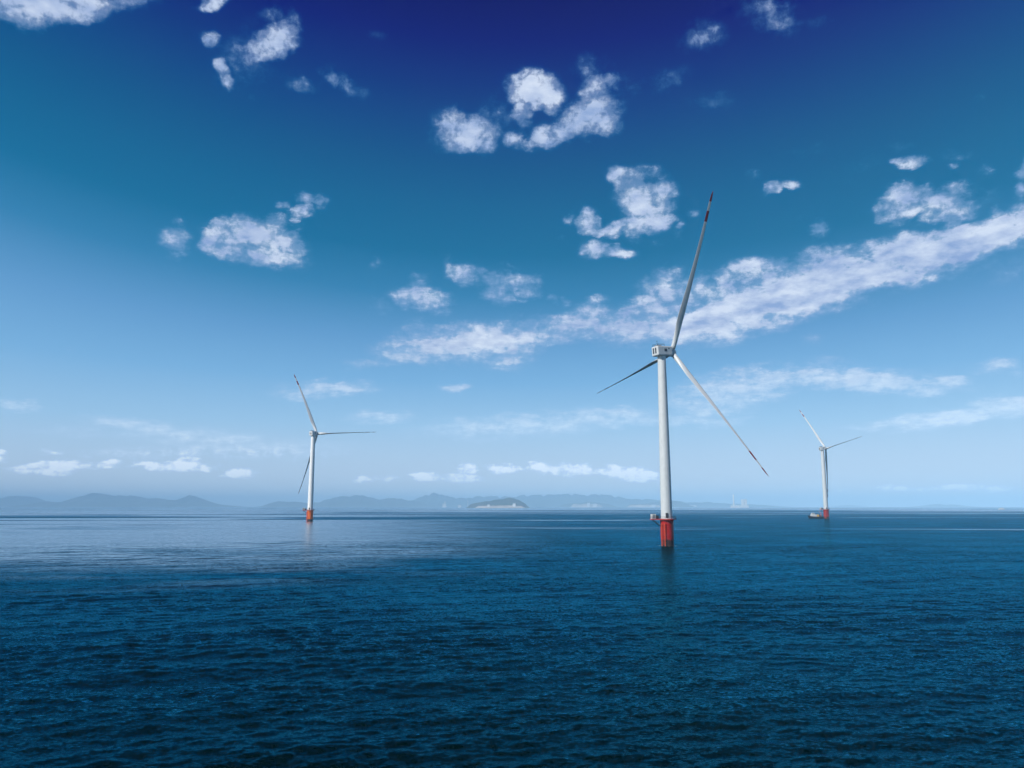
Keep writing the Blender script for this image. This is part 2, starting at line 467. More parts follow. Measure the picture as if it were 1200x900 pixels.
def pile_mat(name, col):
    """red pile paint with joint seams and a dark weed band over the waterline"""
    m, g, b, _ = material(name)
    co = g.n('ShaderNodeTexCoord').outputs['Object']
    x, y, z = g.sep(co)
    n = g.noise(co, 0.9, 5, 0.65)
    streak = g.noise(g.v('MULTIPLY', co, (2.2, 2.2, 0.15)), 1.2, 5, 0.6)
    c = g.mix(g.mr(streak, 0.48, 0.75, 0, 0.35), col, tuple(v * 0.45 for v in col))
    edge = g.m('ADD', z, g.m('MULTIPLY', g.m('SUBTRACT', n, 0.5), 1.8))
    weed = g.mr(edge, 2.2, 3.6, 1.0, 0.0)
    c = g.mix(weed, c, (0.035, 0.014, 0.012))
    g.put(b.inputs['Base Color'], c)
    g.put(b.inputs['Roughness'], g.mr(weed, 0, 1, 0.42, 0.6))
    return m


M_RED = pile_mat('red_pile_paint', (0.37, 0.006, 0.002))
M_RED_LIT = pile_mat('lit_red_pile_paint', (0.78, 0.14, 0.004))  # same red as the others, its stronger lighting put into an orange colour
M_RED2 = paint('red_platform_paint', (0.50, 0.03, 0.015), 0.5, 0.3)


def blade_mat():
    m, g, b, _ = material('blade_gelcoat')
    at = g.n('ShaderNodeAttribute')
    at.attribute_name = 'span'
    s = at.outputs['Fac']
    co = g.n('ShaderNodeTexCoord').outputs['Object']
    a = g.m('MULTIPLY', g.m('GREATER_THAN', s, 0.815), g.m('LESS_THAN', s, 0.88))
    c = g.m('GREATER_THAN', s, 0.936)
    band = g.m('MAXIMUM', a, c)
    n = g.noise(co, 0.7, 5, 0.6)
    white = g.mix(g.mr(n, 0.5, 0.8, 0, 0.4), (0.55, 0.57, 0.565), (0.36, 0.36, 0.34))
    g.put(b.inputs['Base Color'], g.mix(band, white, (0.22, 0.007, 0.009)))
    b.inputs['Roughness'].default_value = 0.4
    return m


M_BLADE = blade_mat()


# ------------------------------------------------------------------ the sea
GUSTS = [(-800, 1330, 360, 130), (-250, 1120, 150, 60), (330, 1650, 420, 260), (900, 1500, 700, 330), (700, 3300, 900, 500), (1400, 2600, 900, 300), (-150, 2300, 400, 90), (500, 1100, 350, 90)]


def build_sea():
    rng = np.random.default_rng(4)
    r = [14.0]
    while r[-1] < 420:
        r.append(r[-1] * 1.0041)
    while r[-1] < 30500:
        r.append(r[-1] * 1.035)
    r = np.array(r)
    az = np.concatenate([np.linspace(-42, 42, 800), np.linspace(44, 316, 74)[1:-1]])
    az = np.radians(az)
    nr, na = len(r), len(az)
    RR, AA = np.meshgrid(r, az, indexing='ij')
    X, Y = RR * np.sin(AA), RR * np.cos(AA)
    daz = np.abs(np.roll(az, -1) - az)
    daz = np.minimum(daz, 2 * np.pi - daz)
    sp = np.maximum(np.gradient(r)[:, None], RR * np.maximum(daz, np.roll(daz, 1))[None, :])
    Z = np.zeros_like(X)
    N = 90
    lam = np.exp(rng.uniform(np.log(0.45), np.log(3.8), N))
    lam[:14] = np.exp(rng.uniform(np.log(6.0), np.log(22.0), 14))
    th = np.radians(-80 + rng.normal(0, 28, N))
    gust = 1.0 + 0.45 * np.sin(X / 23.0 + 1.3 * np.sin(Y / 31.0)) * np.sin(Y / 19.0 + 0.7 * np.sin(X / 37.0))
    for l, t in zip(lam, th):
        k = 2 * np.pi / l
        slope = 0.0185 * (0.75 if l < 2.0 else 1.0) * (0.48 if l > 5 else 0.85 if l > 2.6 else 1.0)
        a = slope / k
        ph = rng.uniform(0, 6.28)
        wgt = np.clip((l / sp - 2.2) / 2.5, 0, 1)
        arg = k * (X * np.cos(t) + Y * np.sin(t)) + ph + 0.6 * np.sin(X / 17 + ph) + 0.5 * np.sin(Y / 13 + 2 * ph)
        s = np.sin(arg)
        Z += a * 1.414 * wgt * (s + 0.22 * np.cos(2 * arg)) * gust
    v = np.stack([X, Y, Z], -1).reshape(-1, 3)
    v = np.concatenate([v, [[0, 0, 0]]]).astype(np.float32)
    i = np.arange(nr - 1)[:, None] * na
    j = np.arange(na)[None, :]
    j2 = (j + 1) % na
    quads = np.stack([i + j, i + na + j, i + na + j2, i + j2], -1).reshape(-1, 4)
    tris = np.stack([np.full(na, nr * na), np.arange(na), (np.arange(na) + 1) % na], -1)
    me = bpy.data.meshes.new('sea')
    me.vertices.add(len(v))
    me.vertices.foreach_set('co', v.ravel())
    loops = np.concatenate([quads.ravel(), tris.ravel()]).astype(np.int32)
    me.loops.add(len(loops))
    me.loops.foreach_set('vertex_index', loops)
    starts = np.concatenate([np.arange(len(quads)) * 4, len(quads) * 4 + np.arange(len(tris)) * 3]).astype(np.int32)
    me.polygons.add(len(starts))
    me.polygons.foreach_set('loop_start', starts)
    me.polygons.foreach_set('use_smooth', np.ones(len(starts), dtype=bool))
    me.update(calc_edges=True)
    me.validate()
    if me.polygons[0].normal.z < 0:
        me.flip_normals()
    m, g, b, out = material('sea_water')
    geo = g.n('ShaderNodeNewGeometry')
    P = geo.outputs['Position']
    Xs, Ys, Zs = g.sep(P)
    # slicks: calm, glassy lanes and pools between the ruffled water
    dist = g.m('SQRT', g.m('ADD', g.m('MULTIPLY', Xs, Xs), g.m('MULTIPLY', Ys, Ys)))
    ld = g.m('LOGARITHM', g.m('MAXIMUM', dist, 10.0), 10.0)
    lane = g.noise(g.v('MULTIPLY', P, (0.0011, 0.0045, 0.0)), 1.0, 6, 0.62, 0.5)
    pool = g.noise(g.v('MULTIPLY', P, (0.011, 0.022, 0.0)), 1.0, 7, 0.7, 0.5)
    lx = g.m('DIVIDE', Xs, g.m('MAXIMUM', Ys, 10.0))
    # the calm pool off to the west between about 250 m and 950 m, calm water again beyond 1.5 km
    west = g.mr(lx, 0.10, -0.30)
    edge = g.m('ADD', ld, g.m('MULTIPLY', g.m('SUBTRACT', pool, 0.5), 0.75))
    calm_a = g.m('MULTIPLY', g.mr(edge, 2.28, 2.62), west)
    calm_b = g.mr(g.m('ADD', ld, g.m('MULTIPLY', g.m('SUBTRACT', lane, 0.5), 0.7)), 3.25, 3.5)
    streak = g.m('MULTIPLY', g.mr(lane, 0.54, 0.62), g.mr(ld, 2.5, 2.8, 0.0, 0.85))
    ruff = g.m('MULTIPLY', g.mr(lane, 0.47, 0.40), g.mr(ld, 2.75, 3.0))
    calm = g.m('MAXIMUM', g.m('MAXIMUM', calm_a, calm_b), streak)
    # gusts: dark cat's paws of ruffled water out on the calm
    wob = g.m('MULTIPLY_ADD', lane, 1.6, -0.8)
    for gx, gy, rx_, ry_ in GUSTS:
        e = g.v('LENGTH', g.v('MULTIPLY', g.v('SUBTRACT', P, (gx, gy, 0)), (1 / rx_, 1 / ry_, 0)), out=1)
        ruff = g.m('MAXIMUM', ruff, g.mr(g.m('ADD', e, wob), 1.15, 0.75))
    calm = g.m('MULTIPLY', calm, g.m('SUBTRACT', 1.0, g.m('MULTIPLY', ruff, 0.95)))
    # wavelets too small for the mesh: slope noise added to the normal
    Q = g.v('MULTIPLY', P, (1.0, 1.6, 1.0))
    c1 = g.noise(Q, 2.4, 3, 0.6, 0.3, out=1)
    c2 = g.noise(Q, 0.55, 3, 0.6, 0.3, out=1)
    s1 = g.v('SUBTRACT', c1, (0.5, 0.5, 0.5))
    s2 = g.v('SUBTRACT', c2, (0.5, 0.5, 0.5))
    far = g.mr(dist, 120.0, 420.0, 0.35, 1.0)
    sl = g.v('ADD', g.v('SCALE', s1, 1.3), g.v('SCALE', s2, g.m('MULTIPLY', far, 1.5)))
    patch = g.noise(g.v('MULTIPLY', P, (0.02, 0.035, 0)), 1.0, 4, 0.6)
    amp = g.m('MULTIPLY', g.mr(calm, 0.0, 1.0, 1.0, 0.22), g.mr(patch, 0.35, 0.65, 0.5, 1.3))
    sl = g.v('SCALE', sl, amp)
    sl = g.v('MULTIPLY', sl, (1.0, 1.0, 0.0))
    nrm = g.v('NORMALIZE', g.v('ADD', geo.outputs['Normal'], sl))
    deep = g.mix(g.noise(g.v('MULTIPLY', P, (0.012, 0.02, 0)), 1.0, 3, 0.5), (0.0, 0.004, 0.007), (0.001, 0.011, 0.008))
    g.t.nodes.remove(b)
    body = g.n('ShaderNodeBsdfDiffuse')
    gl = g.n('ShaderNodeBsdfGlossy')
    g.put(gl.inputs['Color'], g.mix(calm, (0.02, 0.33, 0.51), (0.92, 0.95, 0.98)))
    g.put(gl.inputs['Roughness'], g.mr(calm, 0.0, 1.0, 0.14, 0.22))
    g.put(gl.inputs['Normal'], nrm)
    fr = g.n('ShaderNodeFresnel')
    fr.inputs['IOR'].default_value = 1.333
    g.put(fr.inputs['Normal'], nrm)
    foam = None
    for (bx_, by_), rr_ in (((782.3, 639.6), 3.0), ((363, 611), 3.75), ((968.7, 607.7), 3.9)):
        bpt = px_ground(bx_, by_)
        e = g.v('LENGTH', g.v('MULTIPLY', g.v('SUBTRACT', P, (bpt.x - .4, bpt.y - .3, 0)), (0.85, 1, 0)), out=1)
        f = g.mr(e, rr_ + 1.8, rr_ + .1)
        foam = f if foam is None else g.m('MAXIMUM', foam, f)
    fn = g.noise(P, 1.3, 5, 0.65, 0.6)
    foam = g.m('MULTIPLY', foam, g.mr(fn, 0.47, 0.62, 0, 0.8))
    g.put(body.inputs['Color'], g.mix(foam, deep, (0.6, 0.64, 0.66)))
    mx = g.n('ShaderNodeMixShader')
    g.put(mx.inputs[0], g.m('MULTIPLY', fr.outputs[0], g.m('SUBTRACT', 1.0, foam)))
    g.put(mx.inputs[1], body.outputs[0])
    g.put(mx.inputs[2], gl.outputs[0])
    g.put(out.inputs[0], mx.outputs[0])
    me.materials.append(m)
    o = bpy.data.objects.new('sea', me)
    COL.objects.link(o)
    o['kind'] = 'structure'


build_sea()


# ------------------------------------------------------------------ far shores
def px_at(px, py, depth):
    """the point seen at that pixel, at the given distance along +Y"""
    d = px_dir(px, py)
    t = depth / d.y
    return Vector((d.x * t, depth, CAM_H + d.z * t))


def hill_mat(name, a, b_):
    m, g, b, _ = material(name)
    P = g.n('ShaderNodeNewGeometry').outputs['Position']
    n = g.noise(P, 0.004, 6, 0.65)
    n2 = g.noise(P, 0.02, 5, 0.6)
    c = g.mix(g.mr(g.m('ADD', g.m('MULTIPLY', n, 0.6), g.m('MULTIPLY', n2, 0.4)), 0.4, 0.62), a, b_)
    g.put(b.inputs['Base Color'], c)
    b.inputs['Roughness'].default_value = 0.95
    return m


M_HILL = hill_mat('wooded_slope', (0.028, 0.045, 0.032), (0.075, 0.08, 0.065))
M_SAND = hill_mat('pale_shore', (0.55, 0.50, 0.42), (0.34, 0.30, 0.25))
M_CONC = paint('pale_concrete', (0.66, 0.66, 0.64), 0.7, 0.15, 0.05)


FAR = 2.0                                   # every far shore distance below is scaled by this


def hills(name, pts, depth, thick, seed, mat=None):
    depth, thick = depth * FAR, thick * FAR
    rng = np.random.default_rng(seed)
    xs = np.array([px_at(px, py, depth).x for px, py in pts])
    zs = np.array([max(0.0, px_at(px, py, depth).z) for px, py in pts])
    nx = min(900, max(80, int((xs[-1] - xs[0]) / 14)))
    gx = np.linspace(xs[0], xs[-1], nx)
    ridge = np.interp(gx, xs, zs)
    ridge = np.convolve(np.pad(ridge, 2, mode='edge'), [.1, .2, .4, .2, .1], 'valid')
    rough = sum(np.sin(gx / w + rng.uniform(0, 6.28)) * w for w in (9.0, 14.0, 23.0, 37.0, 60.0)) / 60.0
    ridge = ridge * (1 + 0.05 * rough) * (1 + 0.03 * np.sin(gx / 110 + seed) * np.sin(gx / 41.0))
    ny = 34
    bm = bmesh.new()
    grid = []
    top = 14
    ph = rng.uniform(0, 6.28, 12)
    ends = np.minimum(1, np.minimum(np.arange(nx), nx - 1 - np.arange(nx)) / 6.0)
    for j in range(ny):
        if j <= top:
            f = j / top
            prof = f ** 0.8 * (0.75 + 0.25 * f)
        else:
            f = 1 - (j - top) / (ny - 1 - top)
            prof = math.sin(f * math.pi / 2) * 0.97
        y = depth + (j - top) / ny * thick
        gully = sum(np.sin(gx / FAR / w + ph[k] + (j * 0.35) * math.sin(ph[k + 4])) for k, w in enumerate((47.0, 83.0, 151.0, 29.0))) / 4
        h = ridge * prof * (1 + 0.22 * gully * (4 * prof * (1 - prof))) * ends
        wob = 0.02 * thick * np.sin(gx / 130 + ph[9]) * (1 - prof)
        grid.append([bm.verts.new((gx[i], y + wob[i], max(-2.0, h[i] - (4.0 if j in (0, ny - 1) else 0)))) for i in range(nx)])
    for j in range(ny - 1):
        for i in range(nx - 1):
            bm.faces.new((grid[j][i], grid[j][i + 1], grid[j + 1][i + 1], grid[j + 1][i]))
    o = link(name, bm, mat or M_HILL, smooth=True)
    o['kind'] = 'structure'
    return o


hills('hills', [(-60, 588), (-30, 586), (0, 584), (16, 581), (26, 582), (38, 585.5), (50, 589), (62, 590.5), (76, 593)], 10500, 1500, 1)
hills('hills', [(28, 594), (44, 590.5), (52, 588.5), (60, 588), (72, 590), (84, 587), (92, 582.5), (103, 580), (110, 578.6), (120, 578.4), (128, 581), (132, 582.5), (138, 580), (146, 582),
                (152, 580), (160, 583), (166, 585.5), (176, 584), (190, 584.2), (205, 587.5), (214, 583), (222, 581.2), (228, 583.5), (236, 588), (245, 590), (260, 592.3), (278, 594)], 9200, 1500, 2)
hills('hills', [(308, 594), (315, 591.5), (322, 588.5), (328, 587.3), (338, 588), (352, 588.5), (362, 590), (375, 588), (385, 585), (395, 582), (410, 581.5), (418, 580.5), (425, 580.5), (435, 583.5),
                (445, 585.5), (455, 584), (466, 583.5), (474, 586), (485, 586.5), (495, 589.5), (505, 592), (512, 594)], 9300, 1300, 3)
hills('hills', [(462, 593), (475, 589), (485, 585.5), (497, 581), (508, 578), (518, 579.5), (530, 583), (545, 584), (556, 582.5), (565, 581.5), (585, 582), (600, 582.5), (615, 580.5), (635, 580), (648, 580),
                (652, 578.6), (662, 579.5), (672, 578.8), (685, 580.5), (700, 579.3), (712, 580), (722, 582), (740, 585), (760, 585), (790, 587), (810, 589), (830, 588.5), (850, 590), (880, 591), (905, 592.5), (920, 594)], 10200, 1500, 4)
hills('island', [(545, 594), (550, 591.5), (555, 590), (565, 588), (575, 587.5), (583, 585), (590, 583.7), (600, 584), (608, 586), (613, 589), (618, 591.5), (622, 594)], 4600, 450, 5)
hills('island', [(652, 594), (660, 591), (672, 589.5), (682, 589), (692, 588), (700, 588.5), (708, 590), (716, 591.5), (724, 594)], 8200, 800, 6)
hills('island', [(730, 594), (740, 591), (755, 590), (770, 588), (785, 587.2), (796, 586.8), (801, 588.5), (806, 591), (808, 592.5), (814, 594)], 8200, 800, 7)
hills('island', [(1074, 594.5), (1088, 592.3), (1095, 591), (1103, 590.8), (1108, 592), (1115, 591.2), (1122, 591.5), (1128, 592.5), (1142, 594.5)], 10500, 900, 8)
hills('island', [(982, 594), (990, 592.2), (998, 591.8), (1006, 592.6), (1014, 594)], 12500, 900, 9)
for (a, b_, zt, dep, sd_) in [(668, 707, 591.0, 7700, 11), (556, 616, 592.8, 4400, 12), (735, 776, 591.9, 7700, 13)]:
    hills('beach', [(a, 594), (a + 4, zt), ((a + b_) / 2, zt - .4), (b_ - 4, zt), (b_, 594)], dep, 160, sd_, M_SAND)


def block(bm, px0, px1, pyt, depth, thick=30.0, bevel=0.0):
    depth *= FAR
    a, b_ = px_at(px0, pyt, depth), px_at(px1, pyt, depth)
    bx(bm, ((a.x + b_.x) / 2, depth, a.z / 2 - 0.5), (b_.x - a.x, thick, a.z + 1), bevel=bevel)
    return a, b_


# power station: chimney (shaft > platform ring) and its boiler house
def far_thing(name, label, cat, px, depth, group=None):
    depth *= FAR
    p = px_at(px, 593, depth)
    return tag(empty(name, (p.x, depth, 0)), label, cat, group)


def far_part(name, bm, mat, root):
    o = link(name, bm, mat, root)
    o.location = -root.location
    return o


t = far_thing('chimney', 'tall slim pale chimney on the far shore right of the biggest turbine', 'chimney', 860, 5600)
hz = px_at(860, 579.5, 5600 * FAR).z
bm = bmesh.new(); lathe(bm, [(14, -1), (9.4, hz * .6), (8.2, hz)], 20); link('shaft', bm, M_CONC, t, True)
bm = bmesh.new(); lathe(bm, [(11.6, hz * .72), (12.2, hz * .735), (11.6, hz * .75)], 20); link('gallery', bm, M_GREY, t)
bm = bmesh.new(); block(bm, 856.5, 866, 592.2, 5600, 40); far_part('plinth_hall', bm, M_CONC, t)
t = far_thing('boiler_house', 'blocky pale power station building beside the slim chimney', 'building', 872, 5700)
bm = bmesh.new(); block(bm, 869, 871.6, 585.2, 5700, 45, 1.0); block(bm, 872.2, 874.6, 585.0, 5700, 45, 1.0); far_part('boiler_tower', bm, M_CONC, t)
bm = bmesh.new(); block(bm, 867.5, 876.5, 592.0, 5690, 60); far_part('base_hall', bm, M_CONC, t)
bm = bmesh.new(); block(bm, 871.55, 872.25, 588, 5702, 30); far_part('link_bay', bm, M_GREY, t)

t = far_thing('lighthouse', 'small white tower standing left of the dark little island', 'lighthouse', 548.2, 6750)
hz = px_at(548, 585.3, 6750 * FAR).z
bm = bmesh.new(); lathe(bm, [(7.2, -1), (5.4, hz * .82), (7.2, hz * .83), (7.2, hz * .85)], 16); link('shaft', bm, M_CONC, t, True)
bm = bmesh.new(); lathe(bm, [(4, hz * .85), (4, hz * .95), (.3, hz)], 16); link('lantern', bm, M_GREY, t)


def shore_building(px, w, top, depth, label):
    t = far_thing('shore_building', label, 'building', px, depth)
    bm = bmesh.new(); a, b_ = block(bm, px - w / 2, px + w / 2, top, depth, 26); far_part('wall', bm, M_CONC, t)
    bm = bmesh.new()
    h, x0, x1 = a.z, a.x, b_.x
    depth *= FAR
    ridge = h + min(9.0, (x1 - x0) * 0.25)
    v = [bm.verts.new(c) for c in ((x0 - 1, depth - 14, h + .01), (x1 + 1, depth - 14, h + .01), (x1 + 1, depth + 14, h + .01), (x0 - 1, depth + 14, h + .01), (x0 - 1, depth, ridge), (x1 + 1, depth, ridge))]
    for f in ((0, 1, 5, 4), (2, 3, 4, 5), (0, 4, 3), (1, 2, 5), (0, 3, 2, 1)):
        bm.faces.new([v[k] for k in f])
    far_part('roof', bm, M_GREY, t)
    return t


shore_building(520.8, 4.2, 590.4, 7000, 'white shore building left of the small white lighthouse')
shore_building(521.4, 1.6, 588.2, 7040, 'narrow white tower block rising behind the low white shore building')
shore_building(538.5, 3.4, 592.0, 6900, 'low white shed on the shore between lighthouse and white tower block')
shore_building(572.5, 3.0, 591.6, 4380, 'low white shed on the left shore of the dark island')
shore_building(602.5, 3.6, 590.2, 4380, 'white building on the right shore of the dark island')
shore_building(689.5, 3.2, 589.6, 7650, 'white building at the middle of the pale beach')
shore_building(697, 5.0, 590.6, 7650, 'wide low white building at the right of the pale beach')
shore_building(812.5, 7.0, 592.1, 8000, 'long low white building just right of the biggest turbine tower')
shore_building(765.5, 5.0, 591.6, 7650, 'low white building on the shore just left of the biggest turbine')


# ------------------------------------------------------------------ wind turbines
def blade_bm(Rr, rad, ax, c1, c2, chord_k, feather):
    """lofted blade along its bent axis; returns bmesh with a span attribute"""
    bm = bmesh.new()
    lay = bm.verts.layers.float.new('span')
    tan = rad.cross(ax).normalized()
    n_st, n_pt = 46, 20
    rings = []
    r0 = 0.018
    for i in range(n_st):
        t = r0 + (1 - r0) * (i / (n_st - 1)) ** 0.93
        if t < 0.045:
            ch, tk = 0.030, 1.0
        elif t < 0.22:
            u = (t - 0.045) / 0.175
            u = u * u * (3 - 2 * u)
            ch, tk = 0.030 + 0.0165 * u, 1.0 + (0.34 - 1.0) * u
        else:
            u = (t - 0.22) / 0.78
            ch = 0.0465 * (1 - u) ** 1.8 * 0.68 + 0.0465 * 0.32 * (1 - u ** 30) + 0.0012
            tk = 0.34 + (0.17 - 0.34) * min(1, u * 1.6)
        ch *= Rr * chord_k
        tw = feather - R(14) * (1 - t) ** 2
        cdir = (math.cos(tw) * tan + math.sin(tw) * ax).normalized()
        ctr = t * Rr * rad + (c1 * t + c2 * t * t) * Rr * ax
        ndir = cdir.cross(rad).normalized()
        circ = max(0.0, min(1.0, (tk - 0.34) / 0.66))
        ring = []
        for k in range(n_pt):
            a = 2 * math.pi * k / n_pt
            xc = math.cos(a)
            yt = math.sin(a)
            xa = 0.5 * (1 + xc)                       # 0 trailing .. 1 leading
            foil = yt * (0.25 + 0.75 * xa) * 0.98
            px_ = 0.5 * xc * circ + (xa - 0.66) * (1 - circ)
            py_ = 0.5 * tk * (yt * circ + foil * (1 - circ))
            vtx = bm.verts.new(ctr + cdir * (px_ * ch) + ndir * (py_ * ch))
            vtx[lay] = t
            ring.append(vtx)
        rings.append(ring)
    for i in range(n_st - 1):
        for k in range(n_pt):
            bm.faces.new((rings[i][k], rings[i][(k + 1) % n_pt], rings[i + 1][(k + 1) % n_pt], rings[i + 1][k]))
    bm.faces.new(rings[0][::-1])
    bm.faces.new(rings[-1])
    return bm


def wind_turbine(label, base_px, hub_z, theta, alpha, Rr, c1, c2, tilt, over, k, r_bot, r_top, pile_h, pile_r, plat_dir, pile_mat_, chord_k=1.0, feather=R(101), nac=1.0, M_WHITE=M_WHITE):
    base = px_ground(*base_px)
    root = tag(empty('wind_turbine', base), label, 'wind turbine', 'offshore wind turbines standing in the sea')
    ax = Vector((math.sin(theta) * math.cos(tilt), math.cos(theta) * math.cos(tilt), math.sin(tilt)))
    ax0 = Vector((math.sin(theta), math.cos(theta), 0))
    sidev = Vector((math.cos(theta), -math.sin(theta), 0))
    up = sidev.cross(ax).normalized()
    NM = Matrix((sidev, ax, up)).transposed().to_4x4()         # nacelle frame: x side, y along the shaft, z up
    N0 = Vector((0, 0, hub_z))
    hub = N0 + ax0 * over
    nh = 4.7 * nac
    # foundation pile with flanges
    bm = bmesh.new()
    prof = [(pile_r * .97, -9), (pile_r * .97, 2.0)]
    for f in (.42, .74):
        z = pile_h * f
        prof += [(pile_r, z - .12), (pile_r * 1.03, z - .1), (pile_r * 1.03, z + .1), (pile_r, z + .12)]
    prof += [(pile_r * 1.02, pile_h - 1.0), (pile_r * 1.06, pile_h)]
    prof.append((.1, pile_h))
    lathe(bm, prof, 48, sharp=True)
    pile = link('foundation_pile', bm, pile_mat_, root, True)
    # boat landing on the sunny side: two fenders and rungs
    lv = Vector((-0.62, -0.78, 0)).normalized()
    ls = Vector((-lv.y, lv.x, 0))
    bm = bmesh.new()
    for s in (-1, 1):
        p = lv * (pile_r + .75) + ls * (s * .85)
        tube(bm, p + Vector((0, 0, -1)), p + Vector((0, 0, pile_h * .86)), .17 * k, seg=12)
        for z in (1.5, pile_h * .4, pile_h * .8):
            tube(bm, lv * (pile_r * .9) + ls * (s * .85) + Vector((0, 0, z)), p + Vector((0, 0, z)), .12 * k, seg=8)
    z = .6
    while z < pile_h * .86:
        tube(bm, lv * (pile_r + .75) + ls * -.85 + Vector((0, 0, z)), lv * (pile_r + .75) + ls * .85 + Vector((0, 0, z)), .045, seg=6)
        z += .45
    link('boat_landing', bm, M_LANDING, pile)
    # working platform round the foot of the tower, longer towards plat_dir
    pr = pile_r + 1.25 * k
    pd = Vector(plat_dir).normalized()
    ps = Vector((-pd.y, pd.x, 0))
    ext = pr + 3.3 * k
    zt = pile_h + .02
    outline = []
    for q in range(33):
        a = math.radians(62 + 236 * q / 32)
        outline.append(pd * (math.cos(a) * pr) + ps * (math.sin(a) * pr))
    hw = 1.7 * k
    outline += [pd * (pr * .9) - ps * hw, pd * ext - ps * hw, pd * ext + ps * hw, pd * (pr * .9) + ps * hw]
    bm = bmesh.new()
    lo = [bm.verts.new(v + Vector((0, 0, zt))) for v in outline]
    hi = [bm.verts.new(v + Vector((0, 0, zt + .38 * k))) for v in outline]
    n = len(outline)
    for q in range(n):
        bm.faces.new((lo[q], lo[(q + 1) % n], hi[(q + 1) % n], hi[q]))
    bm.faces.new(lo[::-1]); bm.faces.new(hi)
    plat = link('platform', bm, M_RED2, root)
    zf = zt + .38 * k
    bm = bmesh.new()
    for q in range(n):
        a, b_ = outline[q] * .985, outline[(q + 1) % n] * .985
        for hh in (.55, 1.1):
            tube(bm, a + Vector((0, 0, zf + hh)), b_ + Vector((0, 0, zf + hh)), .04 * k, seg=6)
        if q % 2 == 0 or q > 32:
            tube(bm, a + Vector((0, 0, zf - .05)), a + Vector((0, 0, zf + 1.12)), .05 * k, seg=6)
    link('railing', bm, M_DARK, plat)
    bm = bmesh.new()
    for s in (-1, 1):
        tube(bm, pd * (ext - .5 * k) + ps * (s * hw * .7) + Vector((0, 0, zt + .05)), pd * (pile_r * .96) + ps * (s * hw * .7) + Vector((0, 0, zt - 3.0 * k)), .14 * k, seg=8)
    link('brace', bm, M_DARK, plat)
    # white cabinet and dark transformer box on the long end
    PM = Matrix((pd, ps, Vector((0, 0, 1)))).transposed().to_4x4()
    bm = bmesh.new()
    cpos = pd * (ext - 1.15 * k) + Vector((0, 0, zf + 1.12 * k))
    bx(bm, cpos, (1.9 * k, 2.3 * k, 2.2 * k), PM, .06)
    cab = link('equipment_cabinet', bm, M_CAB, root)
    bm = bmesh.new()
    bx(bm, cpos - ps * (1.19 * k) * (1 if ps.y > 0 else -1), (1.2 * k, .06, 1.7 * k), PM)
    link('cabinet_door', bm, M_GREY, cab)
    bm = bmesh.new()
    bx(bm, pd * (ext - 2.95 * k) + Vector((0, 0, zf + .8 * k)), (1.2 * k, 1.7 * k, 1.6 * k), PM, .05)
    link('transformer_box', bm, M_DARK, root)
    # tower
    nb = hub_z - nh * .5 + .1
    bm = bmesh.new()
    prof = [(r_bot * 1.05, pile_h + .03), (r_bot * 1.05, zf + .35), (r_bot, zf + .36)]
    for f in (.3, .62):
        z = zf + (nb - zf) * f
        rr = r_bot + (r_top - r_bot) * f ** 1.3
        prof += [(rr, z - .09), (rr * 1.012, z - .08), (rr * 1.012, z + .08), (rr, z + .09)]
    prof += [(r_top, nb - 1.4), (r_top * 1.03, nb - 1.2), (r_top * 1.03, nb)]
    prof.append((.1, nb))
    lathe(bm, prof, 64, sharp=True)
    tow = link('tower', bm, M_WHITE, root, True)
    dv = Vector((-.15, -1, 0)).normalized()
    DM = Matrix((Vector((-dv.y, dv.x, 0)), dv, Vector((0, 0, 1)))).transposed().to_4x4()
    bm = bmesh.new()
    bx(bm, dv * (r_bot * 1.0) + Vector((0, 0, zf + 1.6)), (1.1 * k, .5, 2.3), DM, .05)
    link('tower_door', bm, M_DARK, tow)
    # nacelle
    bm = bmesh.new()
    back, front = -4.1 * nac, over - 1.35 * nac
    L = front - back
    bx(bm, (0, (back + front) / 2, 0), (5.0 * nac, L, nh), None, .55 * nac)
    bmesh.ops.transform(bm, matrix=Matrix.Translation(N0) @ NM, verts=bm.verts)
    nacelle = link('nacelle', bm, M_WHITE, root)
    bm = bmesh.new()
    for s in (-.85, .85):
        bx(bm, (s * nac, back - .03, .15 * nac), (.85 * nac, .16, 2.7 * nac), None, .03)
    bmesh.ops.transform(bm, matrix=Matrix.Translation(N0) @ NM, verts=bm.verts)
    link('rear_vent', bm, M_DARK, nacelle)
    bm = bmesh.new()
    bx(bm, (2.51 * nac, .6 * nac, .35 * nac), (.12, 1.5 * nac, 1.3 * nac), None, .03)
    bmesh.ops.transform(bm, matrix=Matrix.Translation(N0) @ NM, verts=bm.verts)
    link('side_hatch', bm, M_DARK, nacelle)
    bm = bmesh.new()
    bx(bm, (2.51 * nac, 2.6 * nac, 1.1 * nac), (.12, .6 * nac, .6 * nac), None, .03)
    bmesh.ops.transform(bm, matrix=Matrix.Translation(N0) @ NM, verts=bm.verts)
    link('side_vent', bm, M_DARK, nacelle)
    bm = bmesh.new()
    for xx in (-1.9, 1.9):
        for yy in (back + .5, back + 2.6, back + 4.6):
            tube(bm, (xx * nac, yy, nh * .48), (xx * nac, yy, nh * .5 + 1.0 * nac), .06 * nac, seg=6)
        for hh in (.5, 1.0):
            tube(bm, (xx * nac, back + .5, nh * .5 + hh * nac), (xx * nac, back + 4.6, nh * .5 + hh * nac), .05 * nac, seg=6)
    for yy in (back + .5, back + 4.6):
        tube(bm, (-1.9 * nac, yy, nh * .5 + 1.0 * nac), (1.9 * nac, yy, nh * .5 + 1.0 * nac), .05 * nac, seg=6)
    bmesh.ops.transform(bm, matrix=Matrix.Translation(N0) @ NM, verts=bm.verts)
    link('roof_railing', bm, M_DARK, nacelle)
    bm = bmesh.new()
